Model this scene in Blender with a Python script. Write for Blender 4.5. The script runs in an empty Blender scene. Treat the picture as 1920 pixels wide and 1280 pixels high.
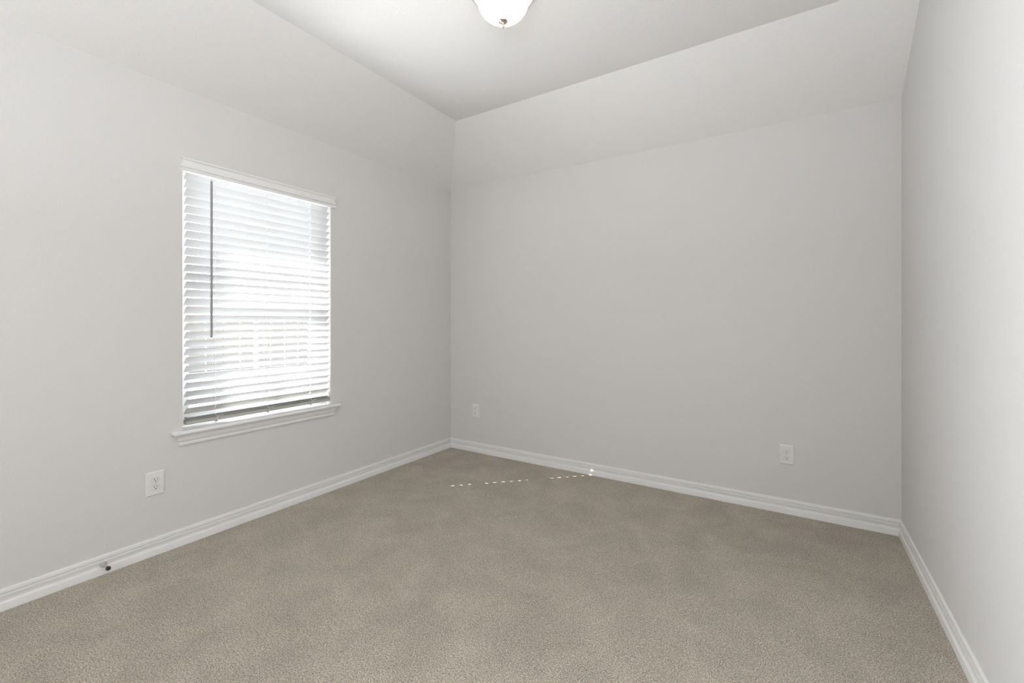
import bpy, bmesh, math, random
from mathutils import Vector, Matrix

random.seed(7)
sc = bpy.context.scene
COL = sc.collection

# ------------------------------------------------------------------ measures (metres)
W = 3.269            # left wall x=0 .. right wall x=W
D = 3.250            # back wall y=D ; the camera stands at y=0
Y0 = -0.95           # front wall, behind the camera
H = 2.44             # wall height where the ceiling starts to slope
ZC = 2.782           # flat middle of the ceiling
RL, RB = 0.504, 0.527  # run of the left and of the back slope
WT = 0.27            # thickness of the outer (window) wall
OY0, OY1, OZ0, OZ1 = 1.053, 1.953, 0.612, 2.058   # window opening

# ------------------------------------------------------------------ camera
F_PX = 830.92
YAW = 0.567843       # turned from +y towards the window wall
cam_d = bpy.data.cameras.new('camera')
cam = bpy.data.objects.new('camera', cam_d)
COL.objects.link(cam)
cam.location = (2.7675, 0.0, 1.1947)
cam.rotation_euler = (math.pi / 2, 0.0, YAW)
cam_d.sensor_width = 36.0
cam_d.lens = F_PX / 1920.0 * 36.0
cam_d.shift_y = -(640.0 - 602.54) / 1920.0
cam_d.clip_start = 0.02
sc.camera = cam

# ------------------------------------------------------------------ world, sun, area light, exposure
SUN_E = 28.0
SKY = 3.4
LEFT_FILL = 72.0
UP_FILL = 46.0
PAVING_FILL = 570.0
world = bpy.data.worlds.new('sky')
sc.world = world
world.use_nodes = True
bg = world.node_tree.nodes['Background']
bg.inputs['Color'].default_value = (0.86, 0.93, 1.0, 1)
bg.inputs['Strength'].default_value = SKY

sun_d = bpy.data.lights.new('sun', 'SUN')
sun_d.energy = SUN_E
sun_d.angle = math.radians(0.25)
sun_d.color = (1.0, 0.965, 0.91)
sun = bpy.data.objects.new('sun', sun_d)
COL.objects.link(sun)
sdir = Vector((0.7135, 0.7007, -0.732))
sun.rotation_euler = sdir.to_track_quat('-Z', 'Y').to_euler()
sun.location = (-6, -4, 8)



def area(name, loc, aim, sx, sy, watts, col, spread=180):
    l = bpy.data.lights.new(name, 'AREA')
    l.shape = 'RECTANGLE'
    l.size, l.size_y = sx, sy
    l.energy = watts
    l.color = col
    l.spread = math.radians(spread)
    o = bpy.data.objects.new(name, l)
    COL.objects.link(o)
    o.location = loc
    o.rotation_euler = Vector(aim).to_track_quat('-Z', 'Y').to_euler()
    return o


# added fill on the window wall, out of view, to brighten the right wall
area('left_fill', (0.02, -0.40, 1.30), (1, 0, 0), 1.4, 0.9, LEFT_FILL, (0.94, 0.975, 1.0), 96)
# unseen fill lights added behind the camera, facing up at the ceiling
area('up_fill', (2.7, -0.55, 1.6), (0, 0, 1), 0.7, 0.7, UP_FILL, (0.965, 0.985, 1.0))
area('up_fill_left', (0.6, -0.55, 1.6), (0, 0, 1), 0.7, 0.7, UP_FILL * 0.06, (0.965, 0.985, 1.0))  # weaker added fill, nearer the window wall
# added outdoor fill, standing in for daylight the paving throws up through the slats
area('paving_fill', (-1.3, 1.5, -0.15), (0.3, 0, 1), 2.0, 3.0, PAVING_FILL, (0.98, 0.985, 1.0))

sc.view_settings.view_transform = 'Standard'
sc.view_settings.look = 'None'
sc.view_settings.gamma = 1.0
sc.view_settings.use_curve_mapping = False
sc.view_settings.exposure = 0.03
sc.cycles.max_bounces = 16
sc.cycles.diffuse_bounces = 10
sc.cycles.transparent_max_bounces = 16
sc.cycles.sample_clamp_indirect = 4.0
sc.cycles.use_guiding = True


# ------------------------------------------------------------------ materials
def new_mat(name, col, rough=0.6, metal=0.0, spec=0.3):
    m = bpy.data.materials.new(name)
    m.use_nodes = True
    b = m.node_tree.nodes['Principled BSDF']
    b.inputs['Base Color'].default_value = (*col, 1)
    b.inputs['Roughness'].default_value = rough
    b.inputs['Metallic'].default_value = metal
    b.inputs['Specular IOR Level'].default_value = spec
    return m, m.node_tree, b


def bump_noise(nt, b, scale, strength, dist, detail=2.0, extra=None):
    tc = nt.nodes.new('ShaderNodeTexCoord')
    n = nt.nodes.new('ShaderNodeTexNoise')
    n.inputs['Scale'].default_value = scale
    n.inputs['Detail'].default_value = detail
    nt.links.new(tc.outputs['Object'], n.inputs['Vector'])
    bp = nt.nodes.new('ShaderNodeBump')
    bp.inputs['Strength'].default_value = strength
    bp.inputs['Distance'].default_value = dist
    nt.links.new(n.outputs['Fac'], bp.inputs['Height'])
    nt.links.new(bp.outputs['Normal'], b.inputs['Normal'])
    return tc, n, bp


def paint(name, col, scale=150, strength=0.35, dist=0.002, rough=0.75):
    m, nt, b = new_mat(name, col, rough, 0, 0.2)
    tc, n, bp = bump_noise(nt, b, scale, strength, dist)
    # very slight roller mottling of the paint itself
    n2 = nt.nodes.new('ShaderNodeTexNoise')
    n2.inputs['Scale'].default_value = 260
    n2.inputs['Detail'].default_value = 1
    nt.links.new(tc.outputs['Object'], n2.inputs['Vector'])
    r = nt.nodes.new('ShaderNodeValToRGB')
    r.color_ramp.elements[0].position = 0.3
    r.color_ramp.elements[1].position = 0.7
    r.color_ramp.elements[0].color = (*[c * 0.975 for c in col], 1)
    r.color_ramp.elements[1].color = (*[min(1, c * 1.025) for c in col], 1)
    nt.links.new(n2.outputs['Fac'], r.inputs['Fac'])
    nt.links.new(r.outputs['Color'], b.inputs['Base Color'])
    return m


M_WALL = paint('wall_paint', (0.622, 0.614, 0.606))
M_CEIL = paint('ceiling_paint', (0.715, 0.709, 0.703), scale=110, strength=0.35, dist=0.002)
M_TRIM, nt, b = new_mat('trim_paint', (0.74, 0.738, 0.732), 0.35, 0, 0.4)
bump_noise(nt, b, 40, 0.05, 0.002)
M_BLIND, nt, b = new_mat('blind_white', (0.62, 0.624, 0.63), 0.4, 0, 0.4)
bump_noise(nt, b, 30, 0.04, 0.002)
M_BLIND_SHADED, nt, b = new_mat('blind_white_shaded', (0.43, 0.427, 0.405), 0.4, 0, 0.4)  # blind white darkened: shade at the bottom of the blind put into the colour
bump_noise(nt, b, 30, 0.04, 0.002)
M_CORD, nt, b = new_mat('cord_white', (0.85, 0.85, 0.85), 0.8, 0, 0.2)
bump_noise(nt, b, 900, 0.3, 0.001)
M_WAND, nt, b = new_mat('wand_grey', (0.27, 0.27, 0.28), 0.3, 0, 0.5)
bump_noise(nt, b, 60, 0.05, 0.001)
M_PLUG, nt, b = new_mat('plug_grey', (0.40, 0.40, 0.41), 0.4)
bump_noise(nt, b, 60, 0.05, 0.001)
M_VINYL, nt, b = new_mat('window_vinyl', (0.84, 0.84, 0.83), 0.4)
bump_noise(nt, b, 40, 0.03, 0.001)
M_PLATE, nt, b = new_mat('outlet_plastic', (0.70, 0.698, 0.69), 0.32, 0, 0.5)
bump_noise(nt, b, 50, 0.02, 0.001)
M_SLOT, nt, b = new_mat('slot_dark', (0.03, 0.03, 0.03), 0.6)
bump_noise(nt, b, 200, 0.1, 0.001)
M_NICKEL, nt, b = new_mat('brushed_nickel', (0.62, 0.59, 0.54), 0.28, 1.0)
bump_noise(nt, b, 300, 0.05, 0.0005)
M_RUBBER, nt, b = new_mat('grey_rubber', (0.05, 0.052, 0.048), 0.7)
bump_noise(nt, b, 300, 0.1, 0.0005)


def carpet_material():
    m, nt, b = new_mat('carpet', (0.4, 0.36, 0.3), 0.95, 0, 0.05)
    L = nt.links.new
    tc = nt.nodes.new('ShaderNodeTexCoord')
    # tufts: distorted voronoi cells
    nd = nt.nodes.new('ShaderNodeTexNoise')
    nd.inputs['Scale'].default_value = 140
    nd.inputs['Detail'].default_value = 2
    L(tc.outputs['Object'], nd.inputs['Vector'])
    mixv = nt.nodes.new('ShaderNodeMix')
    mixv.data_type = 'VECTOR'
    mixv.inputs['Factor'].default_value = 0.012
    L(tc.outputs['Object'], mixv.inputs[4])
    L(nd.outputs['Color'], mixv.inputs[5])
    vo = nt.nodes.new('ShaderNodeTexVoronoi')
    vo.inputs['Scale'].default_value = 200
    L(mixv.outputs[1], vo.inputs['Vector'])
    no = nt.nodes.new('ShaderNodeTexNoise')
    no.inputs['Scale'].default_value = 215
    no.inputs['Detail'].default_value = 3
    no.inputs['Roughness'].default_value = 0.65
    L(tc.outputs['Object'], no.inputs['Vector'])
    # yarn colours: flecked beige
    ramp = nt.nodes.new('ShaderNodeValToRGB')
    e = ramp.color_ramp.elements
    e[0].position, e[0].color = 0.34, (0.285, 0.238, 0.186, 1)
    e[1].position, e[1].color = 0.66, (0.97, 0.875, 0.745, 1)
    k = e.new(0.5)
    k.color = (0.665, 0.59, 0.492, 1)
    L(no.outputs['Fac'], ramp.inputs['Fac'])
    # gaps between tufts
    g = nt.nodes.new('ShaderNodeMapRange')
    g.inputs['From Min'].default_value = 0.25
    g.inputs['From Max'].default_value = 0.75
    g.inputs['To Min'].default_value = 1.06
    g.inputs['To Max'].default_value = 0.70
    L(vo.outputs['Distance'], g.inputs['Value'])
    # broad brushing marks where the pile lies another way
    nb = nt.nodes.new('ShaderNodeTexNoise')
    nb.inputs['Scale'].default_value = 4.5
    nb.inputs['Detail'].default_value = 4
    nb.inputs['Distortion'].default_value = 0.6
    L(tc.outputs['Object'], nb.inputs['Vector'])
    gb = nt.nodes.new('ShaderNodeMapRange')
    gb.inputs['From Min'].default_value = 0.35
    gb.inputs['From Max'].default_value = 0.68
    gb.inputs['To Min'].default_value = 0.93
    gb.inputs['To Max'].default_value = 1.10
    L(nb.outputs['Fac'], gb.inputs['Value'])
    mul = nt.nodes.new('ShaderNodeMath')
    mul.operation = 'MULTIPLY'
    L(g.outputs['Result'], mul.inputs[0])
    L(gb.outputs['Result'], mul.inputs[1])
    hv = nt.nodes.new('ShaderNodeMix')
    hv.data_type = 'RGBA'
    hv.blend_type = 'MULTIPLY'
    hv.inputs['Factor'].default_value = 1.0
    L(ramp.outputs['Color'], hv.inputs[6])
    L(mul.outputs['Value'], hv.inputs[7])
    L(hv.outputs[2], b.inputs['Base Color'])
    # bump
    add = nt.nodes.new('ShaderNodeMath')
    add.operation = 'SUBTRACT'
    L(no.outputs['Fac'], add.inputs[0])
    L(vo.outputs['Distance'], add.inputs[1])
    bp = nt.nodes.new('ShaderNodeBump')
    bp.inputs['Strength'].default_value = 0.9
    bp.inputs['Distance'].default_value = 0.009
    L(add.outputs['Value'], bp.inputs['Height'])
    L(bp.outputs['Normal'], b.inputs['Normal'])
    b.inputs['Sheen Weight'].default_value = 0.15
    return m


M_CARPET = carpet_material()


def emission_bowl():
    m, nt, b = new_mat('frosted_glass_lit', (0.9, 0.87, 0.8), 0.35, 0, 0.5)
    tc = nt.nodes.new('ShaderNodeTexCoord')
    n = nt.nodes.new('ShaderNodeTexNoise')
    n.inputs['Scale'].default_value = 9
    nt.links.new(tc.outputs['Object'], n.inputs['Vector'])
    r = nt.nodes.new('ShaderNodeValToRGB')
    r.color_ramp.elements[0].color = (1.0, 0.78, 0.52, 1)
    r.color_ramp.elements[1].color = (1.0, 0.84, 0.62, 1)
    nt.links.new(n.outputs['Fac'], r.inputs['Fac'])
    nt.links.new(r.outputs['Color'], b.inputs['Emission Color'])
    b.inputs['Emission Strength'].default_value = 1.9
    return m


M_BOWL = emission_bowl()


def glass_mat():
    m = bpy.data.materials.new('window_glass')
    m.use_nodes = True
    nt = m.node_tree
    for n in list(nt.nodes):
        nt.nodes.remove(n)
    out = nt.nodes.new('ShaderNodeOutputMaterial')
    tr = nt.nodes.new('ShaderNodeBsdfTransparent')
    tr.inputs['Color'].default_value = (0.94, 0.955, 0.97, 1)
    gl = nt.nodes.new('ShaderNodeBsdfGlossy')
    gl.inputs['Roughness'].default_value = 0.02
    lw = nt.nodes.new('ShaderNodeLayerWeight')
    lw.inputs['Blend'].default_value = 0.3
    fr = nt.nodes.new('ShaderNodeMapRange')
    fr.inputs['To Min'].default_value = 0.03
    fr.inputs['To Max'].default_value = 0.45
    pw = nt.nodes.new('ShaderNodeMath')
    pw.operation = 'POWER'
    pw.inputs[1].default_value = 4.0
    nt.links.new(lw.outputs['Facing'], pw.inputs[0])
    nt.links.new(pw.outputs[0], fr.inputs['Value'])
    mx = nt.nodes.new('ShaderNodeMixShader')
    nt.links.new(fr.outputs[0], mx.inputs[0])
    nt.links.new(tr.outputs[0], mx.inputs[1])
    nt.links.new(gl.outputs[0], mx.inputs[2])
    nt.links.new(mx.outputs[0], out.inputs[0])
    return m


M_GLASS = glass_mat()


def wood_mat():
    m, nt, b = new_mat('fence_wood', (0.42, 0.36, 0.30), 0.85)
    tc = nt.nodes.new('ShaderNodeTexCoord')
    mp = nt.nodes.new('ShaderNodeMapping')
    mp.inputs['Scale'].default_value = (18, 18, 1.2)
    n = nt.nodes.new('ShaderNodeTexNoise')
    n.inputs['Scale'].default_value = 3
    n.inputs['Detail'].default_value = 5
    nt.links.new(tc.outputs['Object'], mp.inputs['Vector'])
    nt.links.new(mp.outputs['Vector'], n.inputs['Vector'])
    r = nt.nodes.new('ShaderNodeValToRGB')
    r.color_ramp.elements[0].color = (0.20, 0.18, 0.16, 1)
    r.color_ramp.elements[1].color = (0.36, 0.33, 0.30, 1)
    nt.links.new(n.outputs['Fac'], r.inputs['Fac'])
    nt.links.new(r.outputs['Color'], b.inputs['Base Color'])
    return m


M_WOOD = wood_mat()


def ground_mat():
    m, nt, b = new_mat('pale_paving', (0.6, 0.58, 0.54), 0.9)
    tc = nt.nodes.new('ShaderNodeTexCoord')
    n = nt.nodes.new('ShaderNodeTexNoise')
    n.inputs['Scale'].default_value = 7
    n.inputs['Detail'].default_value = 6
    nt.links.new(tc.outputs['Object'], n.inputs['Vector'])
    r = nt.nodes.new('ShaderNodeValToRGB')
    r.color_ramp.elements[0].color = (0.50, 0.49, 0.45, 1)
    r.color_ramp.elements[1].color = (0.66, 0.65, 0.61, 1)
    nt.links.new(n.outputs['Fac'], r.inputs['Fac'])
    nt.links.new(r.outputs['Color'], b.inputs['Base Color'])
    return m


M_GROUND = ground_mat()


# ------------------------------------------------------------------ mesh helpers
def obj(name, bm, mat, parent=None, smooth=False, bevel=0.0):
    bmesh.ops.recalc_face_normals(bm, faces=bm.faces)
    me = bpy.data.meshes.new(name)
    bm.to_mesh(me)
    bm.free()
    me.materials.append(mat)
    if smooth:
        for p in me.polygons:
            p.use_smooth = True
        me.set_sharp_from_angle(angle=math.radians(38))
    o = bpy.data.objects.new(name, me)
    COL.objects.link(o)
    if parent:
        o.parent = parent
    if bevel:
        md = o.modifiers.new('bevel', 'BEVEL')
        md.width = bevel
        md.segments = 2
        md.limit_method = 'ANGLE'
    return o


def struct(name, bm, mat, parent=None, **k):
    o = obj(name, bm, mat, parent, **k)
    if not parent:
        o['kind'] = 'structure'
    return o


def thing(name, label, cat, loc, group=None):
    o = bpy.data.objects.new(name, None)
    o.empty_display_size = 0.05
    COL.objects.link(o)
    o.location = loc
    o['label'] = label
    o['category'] = cat
    if group:
        o['group'] = group
    return o


def add_box(bm, x0, x1, y0, y1, z0, z1):
    v = [bm.verts.new((x, y, z)) for x in (x0, x1) for y in (y0, y1) for z in (z0, z1)]
    for f in ((0, 1, 3, 2), (4, 6, 7, 5), (0, 4, 5, 1), (2, 3, 7, 6), (0, 2, 6, 4), (1, 5, 7, 3)):
        bm.faces.new([v[i] for i in f])


def box(*a):
    bm = bmesh.new()
    add_box(bm, *a)
    return bm


def add_poly(bm, pts):
    return bm.faces.new([bm.verts.new(p) for p in pts])


def prism(bm, loop, thick):
    """closed solid: planar loop of points pushed along vector `thick`"""
    t = Vector(thick)
    a = [bm.verts.new(p) for p in loop]
    b_ = [bm.verts.new(Vector(p) + t) for p in loop]
    bm.faces.new(a)
    bm.faces.new(list(reversed(b_)))
    n = len(loop)
    for i in range(n):
        bm.faces.new((a[i], b_[i], b_[(i + 1) % n], a[(i + 1) % n]))


def add_lathe(bm, prof, axis='z', seg=32, origin=(0, 0, 0)):
    """prof: list of (radius, height)."""
    o = Vector(origin)
    rings = []
    for r, h in prof:
        ring = []
        if r < 1e-6:
            p = Vector((0, 0, h)) if axis == 'z' else Vector((h, 0, 0))
            ring = [bm.verts.new(o + p)]
        else:
            for i in range(seg):
                a = 2 * math.pi * i / seg
                c, s = r * math.cos(a), r * math.sin(a)
                p = Vector((c, s, h)) if axis == 'z' else Vector((h, c, s))
                ring.append(bm.verts.new(o + p))
        rings.append(ring)
    for A, B in zip(rings, rings[1:]):
        for i in range(seg):
            j = (i + 1) % seg
            if len(A) == 1 and len(B) == 1:
                continue
            if len(A) == 1:
                bm.faces.new((A[0], B[i], B[j]))
            elif len(B) == 1:
                bm.faces.new((A[i], B[0], A[j]))
            else:
                bm.faces.new((A[i], B[i], B[j], A[j]))
    for R in (rings[0], rings[-1]):
        if len(R) > 1:
            bm.faces.new(R)


def add_tube(bm, pts, r, seg=8):
    pts = [Vector(p) for p in pts]
    rings = []
    for i, p in enumerate(pts):
        t = (pts[min(i + 1, len(pts) - 1)] - pts[max(i - 1, 0)]).normalized()
        ref = Vector((0, 0, 1)) if abs(t.z) < 0.9 else Vector((1, 0, 0))
        u = t.cross(ref).normalized()
        v = t.cross(u).normalized()
        rings.append([bm.verts.new(p + u * r * math.cos(2 * math.pi * k / seg) + v * r * math.sin(2 * math.pi * k / seg)) for k in range(seg)])
    for A, B in zip(rings, rings[1:]):
        for k in range(seg):
            bm.faces.new((A[k], A[(k + 1) % seg], B[(k + 1) % seg], B[k]))
    bm.faces.new(rings[0])
    bm.faces.new(list(reversed(rings[-1])))


def moulding(prof, yl, yr):
    """length of moulding on the x=0 wall with mitred returns; prof = (projection, z) from top to bottom"""
    bm = bmesh.new()
    rows = []
    for d, z in prof:
        rows.append([bm.verts.new(p) for p in ((-0.001, yl - d, z), (d, yl - d, z), (d, yr + d, z), (-0.001, yr + d, z))])
    for A, B in zip(rows, rows[1:]):
        for i in range(3):
            bm.faces.new((A[i], A[i + 1], B[i + 1], B[i]))
    bm.faces.new(rows[0])
    bm.faces.new(list(reversed(rows[-1])))
    for A, B in zip(rows, rows[1:]):
        bm.faces.new((A[0], B[0], B[3], A[3]))
    return bm


def arc(cx, cz, r, a0, a1, n):
    return [(cx + r * math.cos(math.radians(a0 + (a1 - a0) * i / n)), cz + r * math.sin(math.radians(a0 + (a1 - a0) * i / n))) for i in range(n + 1)]


# ------------------------------------------------------------------ room shell
# floor (carpet)
bm = bmesh.new()
add_box(bm, 0, W, Y0, D, -0.10, 0.0)
struct('floor', bm, M_CARPET)

# window wall with its opening
bm = bmesh.new()
add_box(bm, -WT, 0, Y0, OY0, -0.10, H)
add_box(bm, -WT, 0, OY1, D + 0.12, -0.10, H)
add_box(bm, -WT, 0, OY0, OY1, -0.10, OZ0 - 0.02)
add_box(bm, -WT, 0, OY0, OY1, OZ1, H)
struct('wall_left', bm, M_WALL)

# back wall
struct('wall_back', box(0, W, D, D + 0.12, -0.10, H), M_WALL)

# right wall: reaches up to the flat ceiling, with the raking cut along the back slope
bm = bmesh.new()
prism(bm, [(W, Y0, -0.10), (W, D + 0.12, -0.10), (W, D + 0.12, H), (W, D, H), (W, D - RB, ZC), (W, Y0, ZC)], (0.12, 0, 0))
struct('wall_right', bm, M_WALL)

# front wall behind the camera
struct('wall_front', box(-WT, W + 0.12, Y0 - 0.12, Y0, -0.10, ZC), M_WALL)

# ceiling: flat middle with sloping margins along the window wall and the back wall
bm = bmesh.new()
T = 0.10
a = (0, Y0, H); b_ = (0, D, H); c = (W, D, H)
p = (RL, Y0, ZC); q = (RL, D - RB, ZC); r_ = (W, D - RB, ZC); s_ = (W, Y0, ZC)
vs = {k: bm.verts.new(v) for k, v in dict(a=a, b=b_, c=c, p=p, q=q, r=r_, s=s_).items()}
vt = {k: bm.verts.new(Vector(v) + Vector((0, 0, T))) for k, v in dict(a=a, b=b_, c=c, p=p, q=q, r=r_, s=s_).items()}
for f in ('abqp', 'bcrq', 'pqrs'):
    bm.faces.new([vs[k] for k in f])
    bm.faces.new([vt[k] for k in reversed(f)])
rim = 'abcrsp'
for i in range(len(rim)):
    k, l = rim[i], rim[(i + 1) % len(rim)]
    bm.faces.new((vs[k], vt[k], vt[l], vs[l]))
struct('ceiling', bm, M_CEIL)

# baseboards (profile: projection, height), mitred in the corners
BB = [(0.0, 0.0), (0.0145, 0.0), (0.0145, 0.029), (0.0138, 0.0325), (0.0085, 0.0345), (0.0070, 0.0375),
      (0.0072, 0.044), (0.0088, 0.051), (0.0112, 0.058), (0.0120, 0.063), (0.0112, 0.0664), (0.0035, 0.0678),
      (0.0035, 0.0706), (0.0088, 0.0716), (0.0088, 0.0835), (0.0078, 0.0868), (0.0050, 0.0885), (0.0, 0.0890)]


def baseboard(name, fn):
    """fn(d, z) -> (start point, end point)"""
    bm = bmesh.new()
    A, B = [], []
    for d, z in BB:
        u, v = fn(d, z)
        A.append(bm.verts.new(u))
        B.append(bm.verts.new(v))
    n = len(BB)
    for i in range(n):
        j = (i + 1) % n
        bm.faces.new((A[i], A[j], B[j], B[i]))
    bm.faces.new(A)
    bm.faces.new(list(reversed(B)))
    return struct(name, bm, M_TRIM, smooth=True)


baseboard('baseboard_left', lambda d, z: ((d, Y0, z), (d, D - d, z)))
baseboard('baseboard_back', lambda d, z: ((d, D - d, z), (W - d, D - d, z)))
baseboard('baseboard_right', lambda d, z: ((W - d, D - d, z), (W - d, Y0, z)))

# ------------------------------------------------------------------ window
win = bpy.data.objects.new('window_1', None)
win.empty_display_size = 0.1
COL.objects.link(win)
win['kind'] = 'structure'
# vinyl frame
FX0, FX1 = -0.185, -0.10
bm = bmesh.new()
fw = 0.038
add_box(bm, FX0, FX1, OY0, OY0 + fw, OZ0, OZ1)
add_box(bm, FX0, FX1, OY1 - fw, OY1, OZ0, OZ1)
add_box(bm, FX0, FX1, OY0 + fw, OY1 - fw, OZ0, OZ0 + fw)
add_box(bm, FX0, FX1, OY0 + fw, OY1 - fw, OZ1 - fw, OZ1)
obj('window_frame', bm, M_VINYL, win, bevel=0.002)
MR = 1.292   # meeting rail


def sash(name, x0, x1, z0, z1):
    bm = bmesh.new()
    w = 0.036
    ya, yb = OY0 + fw, OY1 - fw
    add_box(bm, x0, x1, ya, ya + w, z0, z1)
    add_box(bm, x0, x1, yb - w, yb, z0, z1)
    add_box(bm, x0, x1, ya + w, yb - w, z0, z0 + 0.04)
    add_box(bm, x0, x1, ya + w, yb - w, z1 - 0.04, z1)
    s = obj(name, bm, M_VINYL, win, bevel=0.002)
    xm = (x0 + x1) / 2
    yc = (OY0 + OY1) / 2
    obj('muntin', box(xm - 0.008, xm + 0.008, yc - 0.011, yc + 0.011, z0 + 0.035, z1 - 0.035), M_VINYL, s, bevel=0.002)
    obj('pane', box(xm - 0.003, xm + 0.003, ya + w, yb - w, z0 + 0.04, z1 - 0.04), M_GLASS, s)


sash('upper_sash', -0.172, -0.146, MR - 0.02, OZ1 - fw)
sash('lower_sash', -0.140, -0.112, OZ0 + fw, MR + 0.02)
# head trim over the opening
HT = [(0.004, 2.076), (0.017, 2.0755), (0.019, 2.073), (0.019, 2.066), (0.0165, 2.0645), (0.0125, 2.060), (0.0125, 2.050), (0.0145, 2.040),
      (0.0185, 2.031), (0.0215, 2.025), (0.0215, 2.022), (0.0165, 2.0195), (0.0165, 2.0175), (0.021, 2.015), (0.021, 2.004),
      (0.0195, 2.000), (0.010, 1.9985), (0.002, 1.9985)]
obj('head_trim', moulding(HT, OY0 + 0.010, OY1 + 0.009), M_TRIM, win, smooth=True)
# stool (inner sill) with rounded nose and horns past the opening
nose = arc(0.031, OZ0 - 0.011, 0.011, 90, -90, 8)
bm = bmesh.new()
prof = [(0.0, OZ0)] + nose + [(0.0, OZ0 - 0.022)]
bm2 = moulding([(d, z) for d, z in prof], OY0 - 0.010, OY1 + 0.012)
obj('window_stool', bm2, M_TRIM, win, smooth=True)
bm.free()
obj('sill_board', box(-0.10, 0.0, OY0, OY1, OZ0 - 0.022, OZ0 - 0.0005), M_TRIM, win)
AP = [(0.004, OZ0 - 0.022), (0.024, OZ0 - 0.022), (0.024, OZ0 - 0.028), (0.0215, OZ0 - 0.031), (0.0205, OZ0 - 0.040), (0.0175, OZ0 - 0.050),
      (0.0125, OZ0 - 0.058), (0.0085, OZ0 - 0.062), (0.0085, OZ0 - 0.064), (0.0115, OZ0 - 0.066), (0.0115, OZ0 - 0.077),
      (0.0095, OZ0 - 0.080), (0.002, OZ0 - 0.081)]
obj('window_apron', moulding(AP, OY0 - 0.008, OY1 + 0.012), M_TRIM, win, smooth=True)

# ------------------------------------------------------------------ window blind
BY0, BY1 = 1.074, 1.946
blind = thing('window_blind', 'white horizontal slat blind lowered and half closed in the window', 'blind', (-0.0225, (BY0 + BY1) / 2, OZ0))
inv = blind.location.copy()


def bobj(name, bm, mat, parent=blind, **k):
    bmesh.ops.translate(bm, verts=bm.verts, vec=-inv)
    return obj(name, bm, mat, parent, **k)


bm = bmesh.new()
add_box(bm, -0.052, -0.006, BY0 - 0.008, BY1 + 0.003, 2.026, 2.0575)
bobj('headrail', bm, M_BLIND, bevel=0.002)

PITCH = 0.0458
SX = -0.0225
TILT = math.radians(45)
HW = 0.0248
LAD = (1.222, 1.515, 1.808)
ca, sa = math.cos(TILT), math.sin(TILT)


def slat_pt(u, n, y, zc):
    """u along the width (+ = room side, raised), n normal to the slat"""
    return (SX + u * ca - n * sa, y, zc + u * sa + n * ca)


def slat_bm(zc, hole):
    """slat of slightly crowned section; one routed slot at the third ladder lets the cord (and the sun) through"""
    bm = bmesh.new()
    us = [-HW, -HW * 0.66, -0.0085, 0.0085, HW * 0.66, HW]
    ys = [BY0, LAD[2] - 0.0048, LAD[2] + 0.0048, BY1]
    th = 0.0014

    def crown(u):
        return 0.0016 * (1 - (u / HW) ** 2)
    top = [[bm.verts.new(slat_pt(u, crown(u) + th, y, zc)) for y in ys] for u in us]
    bot = [[bm.verts.new(slat_pt(u, crown(u) - th, y, zc)) for y in ys] for u in us]
    nu, ny = len(us), len(ys)
    for i in range(nu - 1):
        for j in range(ny - 1):
            if hole and i == 2 and j == 1:
                continue
            bm.faces.new((top[i][j], top[i + 1][j], top[i + 1][j + 1], top[i][j + 1]))
            bm.faces.new((bot[i][j], bot[i][j + 1], bot[i + 1][j + 1], bot[i + 1][j]))
    for j in range(ny - 1):
        bm.faces.new((top[0][j], top[0][j + 1], bot[0][j + 1], bot[0][j]))
        bm.faces.new((top[-1][j], bot[-1][j], bot[-1][j + 1], top[-1][j + 1]))
    for i in range(nu - 1):
        bm.faces.new((top[i][0], bot[i][0], bot[i + 1][0], top[i + 1][0]))
        bm.faces.new((top[i][-1], top[i + 1][-1], bot[i + 1][-1], bot[i][-1]))
    if hole:
        q = [(2, 1), (3, 1), (3, 2), (2, 2)]
        for k in range(4):
            (i, j), (m, n) = q[k], q[(k + 1) % 4]
            bm.faces.new((top[i][j], top[m][n], bot[m][n], bot[i][j]))
    return bm


NS = 29
ZTOP = 1.962 - 0.0175 + PITCH
zcs = [ZTOP - PITCH * k for k in range(NS)]
for k, z in enumerate(zcs):
    bobj('slat', slat_bm(z, k not in (25,)), M_BLIND, smooth=True)
# spare slats lying flat on the bottom rail
zr0, zr1 = 0.6345, 0.6530
ZST = [zr1 + 0.0022 + 0.0058 * i for i in range(4)]
for i, z in enumerate(ZST):
    bm = bmesh.new()
    add_box(bm, -0.048, -0.002, BY0 + 0.001 * i, BY1 - 0.001 * i, z - 0.0013, z + 0.0013)
    bobj('slat', bm, M_BLIND_SHADED, bevel=0.0008)
# bottom rail
bm = box(-0.047, -0.001, BY0, BY1, zr0, zr1)
bobj('bottom_rail', bm, M_BLIND_SHADED, bevel=0.003)
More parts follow.
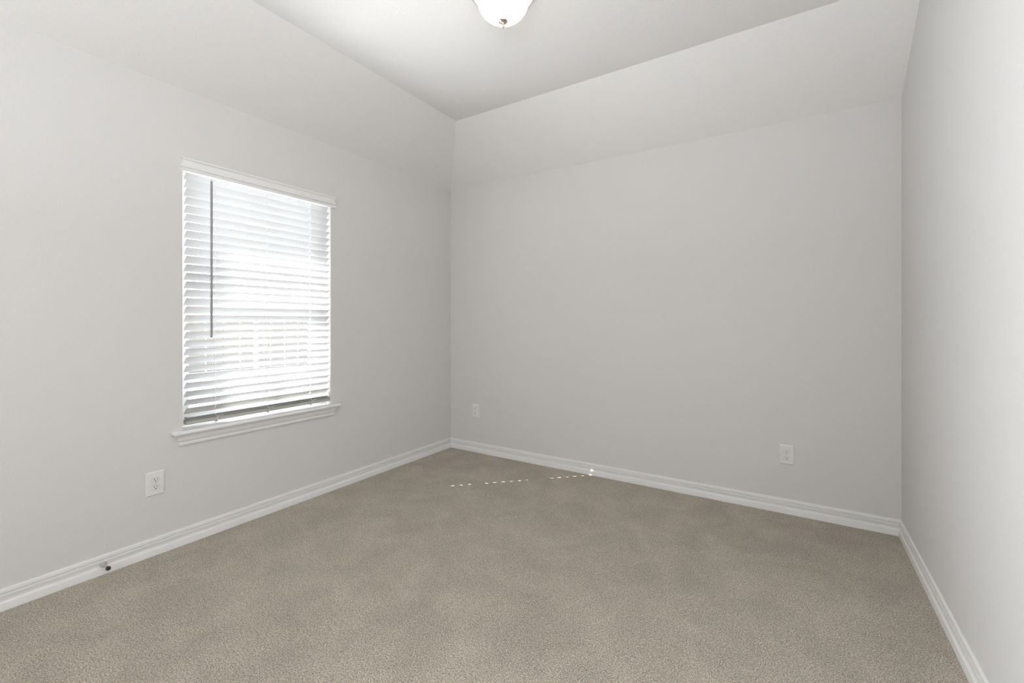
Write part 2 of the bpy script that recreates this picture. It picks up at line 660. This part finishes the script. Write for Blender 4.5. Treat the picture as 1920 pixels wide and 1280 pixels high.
# ladders: front and back string with a rung under every slat; the lift cord runs through the slots
for y in LAD:
    bm = bmesh.new()
    xf, xb = SX + HW * ca + 0.0012, SX - HW * ca - 0.0012
    add_tube(bm, [(xf, y - 0.006, 2.028), (xf, y - 0.006, zr1)], 0.0006, 6)
    add_tube(bm, [(xb, y - 0.006, 2.028), (xb, y - 0.006, zr1)], 0.0006, 6)
    for z in zcs:
        add_tube(bm, [slat_pt(-HW, -0.0026, y - 0.006, z), slat_pt(-HW * 0.4, -0.0016, y - 0.007, z), slat_pt(HW * 0.4, -0.0016, y - 0.005, z),
                      slat_pt(HW, -0.0026, y - 0.006, z)], 0.0007, 6)
        # the little tail of the ladder that shows across the face of each slat
        add_tube(bm, [(xf + 0.0004, y - 0.006, z + HW * sa), (xf + 0.0012, y - 0.009, z + HW * sa - 0.012), (xf, y - 0.0125, z + HW * sa - 0.020)], 0.0008, 6)
    lad = bobj('ladder_cord', bm, M_CORD)
    # cord tied round the bottom rail, with a loose curl and a grey plug under the rail
    bm = bmesh.new()
    zk = zr1 + 0.006
    loop = [(0.0015, y - 0.004, zk + 0.022), (0.004, y - 0.008, zk + 0.010), (0.006, y - 0.004, zk + 0.002), (0.005, y + 0.010, zk - 0.002),
            (0.006, y + 0.026, zk + 0.001), (0.006, y + 0.028, zk + 0.006), (0.005, y + 0.012, zk + 0.004), (0.004, y + 0.002, zk),
            (0.003, y + 0.004, zr0 + 0.008), (0.0015, y + 0.003, zr0 - 0.001), (-0.010, y, zr0 - 0.002)]
    sm = []
    for i in range(len(loop) - 1):
        A, B = Vector(loop[i]), Vector(loop[i + 1])
        P0, P3 = Vector(loop[max(i - 1, 0)]), Vector(loop[min(i + 2, len(loop) - 1)])
        for t in (0, 0.25, 0.5, 0.75):
            sm.append(0.5 * ((2 * A) + (B - P0) * t + (2 * P0 - 5 * A + 4 * B - P3) * t * t + (3 * A - P0 - 3 * B + P3) * t ** 3))
    sm.append(Vector(loop[-1]))
    add_tube(bm, sm, 0.0009, 6)
    bobj('tied_cord', bm, M_CORD, smooth=True)
    bm = bmesh.new()
    add_lathe(bm, [(0.0, zr0 - 0.008), (0.006, zr0 - 0.0075), (0.0085, zr0 - 0.004), (0.0085, zr0)], origin=(-0.012, y, 0), seg=16)
    o = bobj('cord_plug', bm, M_PLUG, smooth=True)
    o['label'] = 'grey cord plug under the bottom rail'
# tilt wand hanging from the headrail
WX, WY = 0.0075, 1.190
bm = bmesh.new()
add_lathe(bm, [(0.0, 1.104), (0.0050, 1.1045), (0.0058, 1.107), (0.0058, 1.972), (0.0045, 1.982), (0.0, 1.984)], origin=(WX, WY, 0), seg=12)
wand = bobj('tilt_wand', bm, M_WAND, smooth=True)
wand['label'] = 'grey tilt wand'
bm = bmesh.new()
add_tube(bm, [(-0.008, WY, 2.032), (-0.001, WY, 2.030), (0.004, WY, 2.022), (WX - 0.001, WY, 2.005), (WX, WY, 1.983)], 0.0013, 8)
bobj('wand_hook', bm, M_WAND, wand, smooth=True)


# ------------------------------------------------------------------ electrical outlets
def make_outlet(label):
    """faces +x, centre at origin"""
    t = thing('electrical_outlet', label, 'outlet', (0, 0, 0), 'duplex wall outlets')
    w, h, d = 0.0395, 0.061, 0.0065
    bm = bmesh.new()
    # plate with sloping rim
    loops = [(w, h, 0.0), (w, h, 0.002), (w - 0.0035, h - 0.0035, d - 0.001), (w - 0.006, h - 0.006, d)]
    rows = [[bm.verts.new((x, sy * a, sz * b_)) for sy, sz in ((-1, -1), (1, -1), (1, 1), (-1, 1))] for a, b_, x in loops]
    for A, B in zip(rows, rows[1:]):
        for i in range(4):
            bm.faces.new((A[i], A[(i + 1) % 4], B[(i + 1) % 4], B[i]))
    bm.faces.new(rows[-1])
    bm.faces.new(list(reversed(rows[0])))
    obj('cover_plate', bm, M_PLATE, t)
    for s in (1, -1):
        zc = s * 0.0197
        R, hh = 0.0172, 0.0118
        pts = []
        for i in range(40):
            a = 2 * math.pi * i / 40
            pts.append((R * math.cos(a), max(-hh, min(hh, R * math.sin(a) * 1.0))))
        bm = bmesh.new()
        # a narrow dark seam runs round the face
        A = [bm.verts.new((d - 0.001, y * 1.0, zc + z)) for y, z in pts]
        B = [bm.verts.new((d + 0.0012, y * 1.0, zc + z)) for y, z in pts]
        Cc = [bm.verts.new((d + 0.0017, y * 0.95, zc + z * 0.93)) for y, z in pts]
        n = len(pts)
        for i in range(n):
            j = (i + 1) % n
            bm.faces.new((A[i], A[j], B[j], B[i]))
            bm.faces.new((B[i], B[j], Cc[j], Cc[i]))
        bm.faces.new(Cc)
        bm.faces.new(list(reversed(A)))
        f = obj('receptacle', bm, M_PLATE, t)
        bm = bmesh.new()
        A = [bm.verts.new((d - 0.0005, y * 1.06, zc + z * 1.09)) for y, z in pts]
        B = [bm.verts.new((d + 0.0003, y * 1.06, zc + z * 1.09)) for y, z in pts]
        for i in range(n):
            j = (i + 1) % n
            bm.faces.new((A[i], A[j], B[j], B[i]))
        bm.faces.new(B)
        bm.faces.new(list(reversed(A)))
        obj('seam', bm, M_SEAM, f)
        for y, z, a, b_ in ((-0.0064, 0.0030, 0.0012, 0.0046), (0.0064, 0.0030, 0.0012, 0.0036)):
            obj('slot', box(d + 0.0010, d + 0.00185, y - a, y + a, zc + z - b_, zc + z + b_), M_SLOT, f)
        bm = bmesh.new()
        g = [(0.0028 * math.cos(math.radians(x)), 0.0028 * math.sin(math.radians(x))) for x in range(-180, 1, 20)]
        g += [(0.0028, 0.0018), (-0.0028, 0.0018)]
        prism(bm, [(d + 0.0010, y, zc - 0.0072 + z) for y, z in g], (0.00085, 0, 0))
        obj('ground_hole', bm, M_SLOT, f)
    bm = bmesh.new()
    add_lathe(bm, [(0.0032, d - 0.001), (0.0032, d + 0.0006), (0.002, d + 0.0011), (0.0, d + 0.0012)], axis='x', seg=16)
    obj('screw', bm, M_SCREW, t, smooth=True)
    return t


M_SEAM, nt, b = new_mat('seam_grey', (0.46, 0.455, 0.45), 0.7)
bump_noise(nt, b, 200, 0.05, 0.0005)
M_SCREW, nt, b = new_mat('screw_painted', (0.55, 0.545, 0.53), 0.4)
bump_noise(nt, b, 200, 0.05, 0.0005)


def dup(root, label):
    r = root.copy()
    COL.objects.link(r)
    r['label'] = label
    for ch in list(root.children):
        c_ = ch.copy()
        COL.objects.link(c_)
        c_.parent = r
        for g in list(ch.children):
            e = g.copy()
            COL.objects.link(e)
            e.parent = c_
    return r


o1 = make_outlet('white duplex outlet on the window wall below the blind')
o2 = dup(o1, 'white duplex outlet on the back wall close to the window-side corner')
o3 = dup(o1, 'white duplex outlet on the back wall close to the right wall')
o1.location = (0.0, 0.9325, 0.3655)
o2.location = (0.298, D, 0.3765)
o2.rotation_euler = (0, 0, -math.pi / 2)
o3.location = (2.726, D, 0.366)
o3.rotation_euler = (0, 0, -math.pi / 2)

# ------------------------------------------------------------------ door stop on the baseboard
ds = thing('door_stop', 'small metal door stop with dark rubber tip on the baseboard', 'door stop', (0.0115, 0.729, 0.0455))
bm = bmesh.new()
add_lathe(bm, [(0.0, -0.002), (0.0135, -0.002), (0.0135, 0.0005), (0.0115, 0.004), (0.0075, 0.010), (0.0052, 0.017), (0.0045, 0.022)], axis='x', seg=28)
obj('base', bm, M_NICKEL, ds, smooth=True)
bm = bmesh.new()
add_lathe(bm, [(0.0045, 0.020), (0.0042, 0.035), (0.0044, 0.052), (0.0056, 0.056)], axis='x', seg=24)
obj('stem', bm, M_NICKEL, ds, smooth=True)
bm = bmesh.new()
add_lathe(bm, [(0.0066, 0.054), (0.0088, 0.055), (0.0094, 0.058), (0.0092, 0.064), (0.0075, 0.0685), (0.004, 0.0705), (0.0, 0.071)], axis='x', seg=28)
o = obj('rubber_tip', bm, M_RUBBER, ds, smooth=True)
o['label'] = 'dark grey rubber tip'

# ------------------------------------------------------------------ ceiling light
LX, LY = 1.616, 1.727
cl = thing('ceiling_light', 'lit frosted glass bowl flush-mount light with nickel finial on ceiling', 'ceiling light', (LX, LY, ZC))
CZ = -0.085          # level where the bell of the glass turns from flare to bowl
bm = bmesh.new()
add_lathe(bm, [(0.0, 0.0), (0.135, 0.0), (0.140, -0.004), (0.140, -0.016), (0.148, -0.022), (0.156, -0.030), (0.158, -0.040), (0.156, -0.046), (0.149, -0.048), (0.145, -0.044)], seg=64)
obj('canopy', bm, M_NICKEL, cl, smooth=True)
bm = bmesh.new()
prof = [(0.148, -0.046), (0.1475, -0.052), (0.141, -0.060), (0.1325, -0.068), (0.1255, -0.076)]
GA, GB = 0.120, 0.097
for i in range(19):
    t = math.radians(90 * i / 18)
    prof.append((GA * math.cos(t) if i < 18 else 0.0, CZ - GB * math.sin(t)))
add_lathe(bm, prof, seg=64)
obj('glass_bowl', bm, M_BOWL, cl, smooth=True)
zb = CZ - GB
bm = bmesh.new()
add_lathe(bm, [(0.0, zb + 0.003), (0.0200, zb + 0.0025), (0.0215, zb), (0.0205, zb - 0.003), (0.014, zb - 0.006), (0.0085, zb - 0.010), (0.0065, zb - 0.014),
               (0.0055, zb - 0.017), (0.0050, zb - 0.019), (0.0066, zb - 0.021), (0.0074, zb - 0.0255), (0.0062, zb - 0.030), (0.003, zb - 0.0325), (0.0, zb - 0.033)], seg=28)
obj('finial', bm, M_NICKEL, cl, smooth=True)

# ------------------------------------------------------------------ outdoors, seen between the slats
GZ = -0.20
struct('ground', box(-30, -WT - 0.001, -12, 24, GZ - 0.1, GZ), M_GROUND)
# eave of the roof that shades the top of the window
bm = bmesh.new()
add_box(bm, -0.80, -WT - 0.001, -2.0, 5.0, 2.36, 2.46)
struct('trim_1', bm, M_VINYL)
fence = thing('wooden_fence', 'grey board fence outdoors, seen through the blind slats', 'fence', (-11.0, 7.2, GZ))
y = -3.2
for i in range(44):
    h = 1.39 + random.uniform(-0.012, 0.012)
    w = 0.138
    bm = bmesh.new()
    prism(bm, [(0, y, 0), (0, y + w, 0), (0, y + w, h - 0.006), (0, y + w - 0.006, h), (0, y + 0.006, h), (0, y, h - 0.006)], (0.018, 0, 0))
    obj('picket', bm, M_WOOD, fence)
    y += w + (0.028 if i % 3 == 2 else 0.004)
for z in (0.3, 1.05):
    obj('rail', box(-0.04, 0.0, -3.2, y, z, z + 0.09), M_WOOD, fence)
for py in (-3.1, -1.0, 1.1, 3.1):
    obj('post', box(-0.13, -0.04, py, py + 0.09, 0, 1.34), M_WOOD, fence)
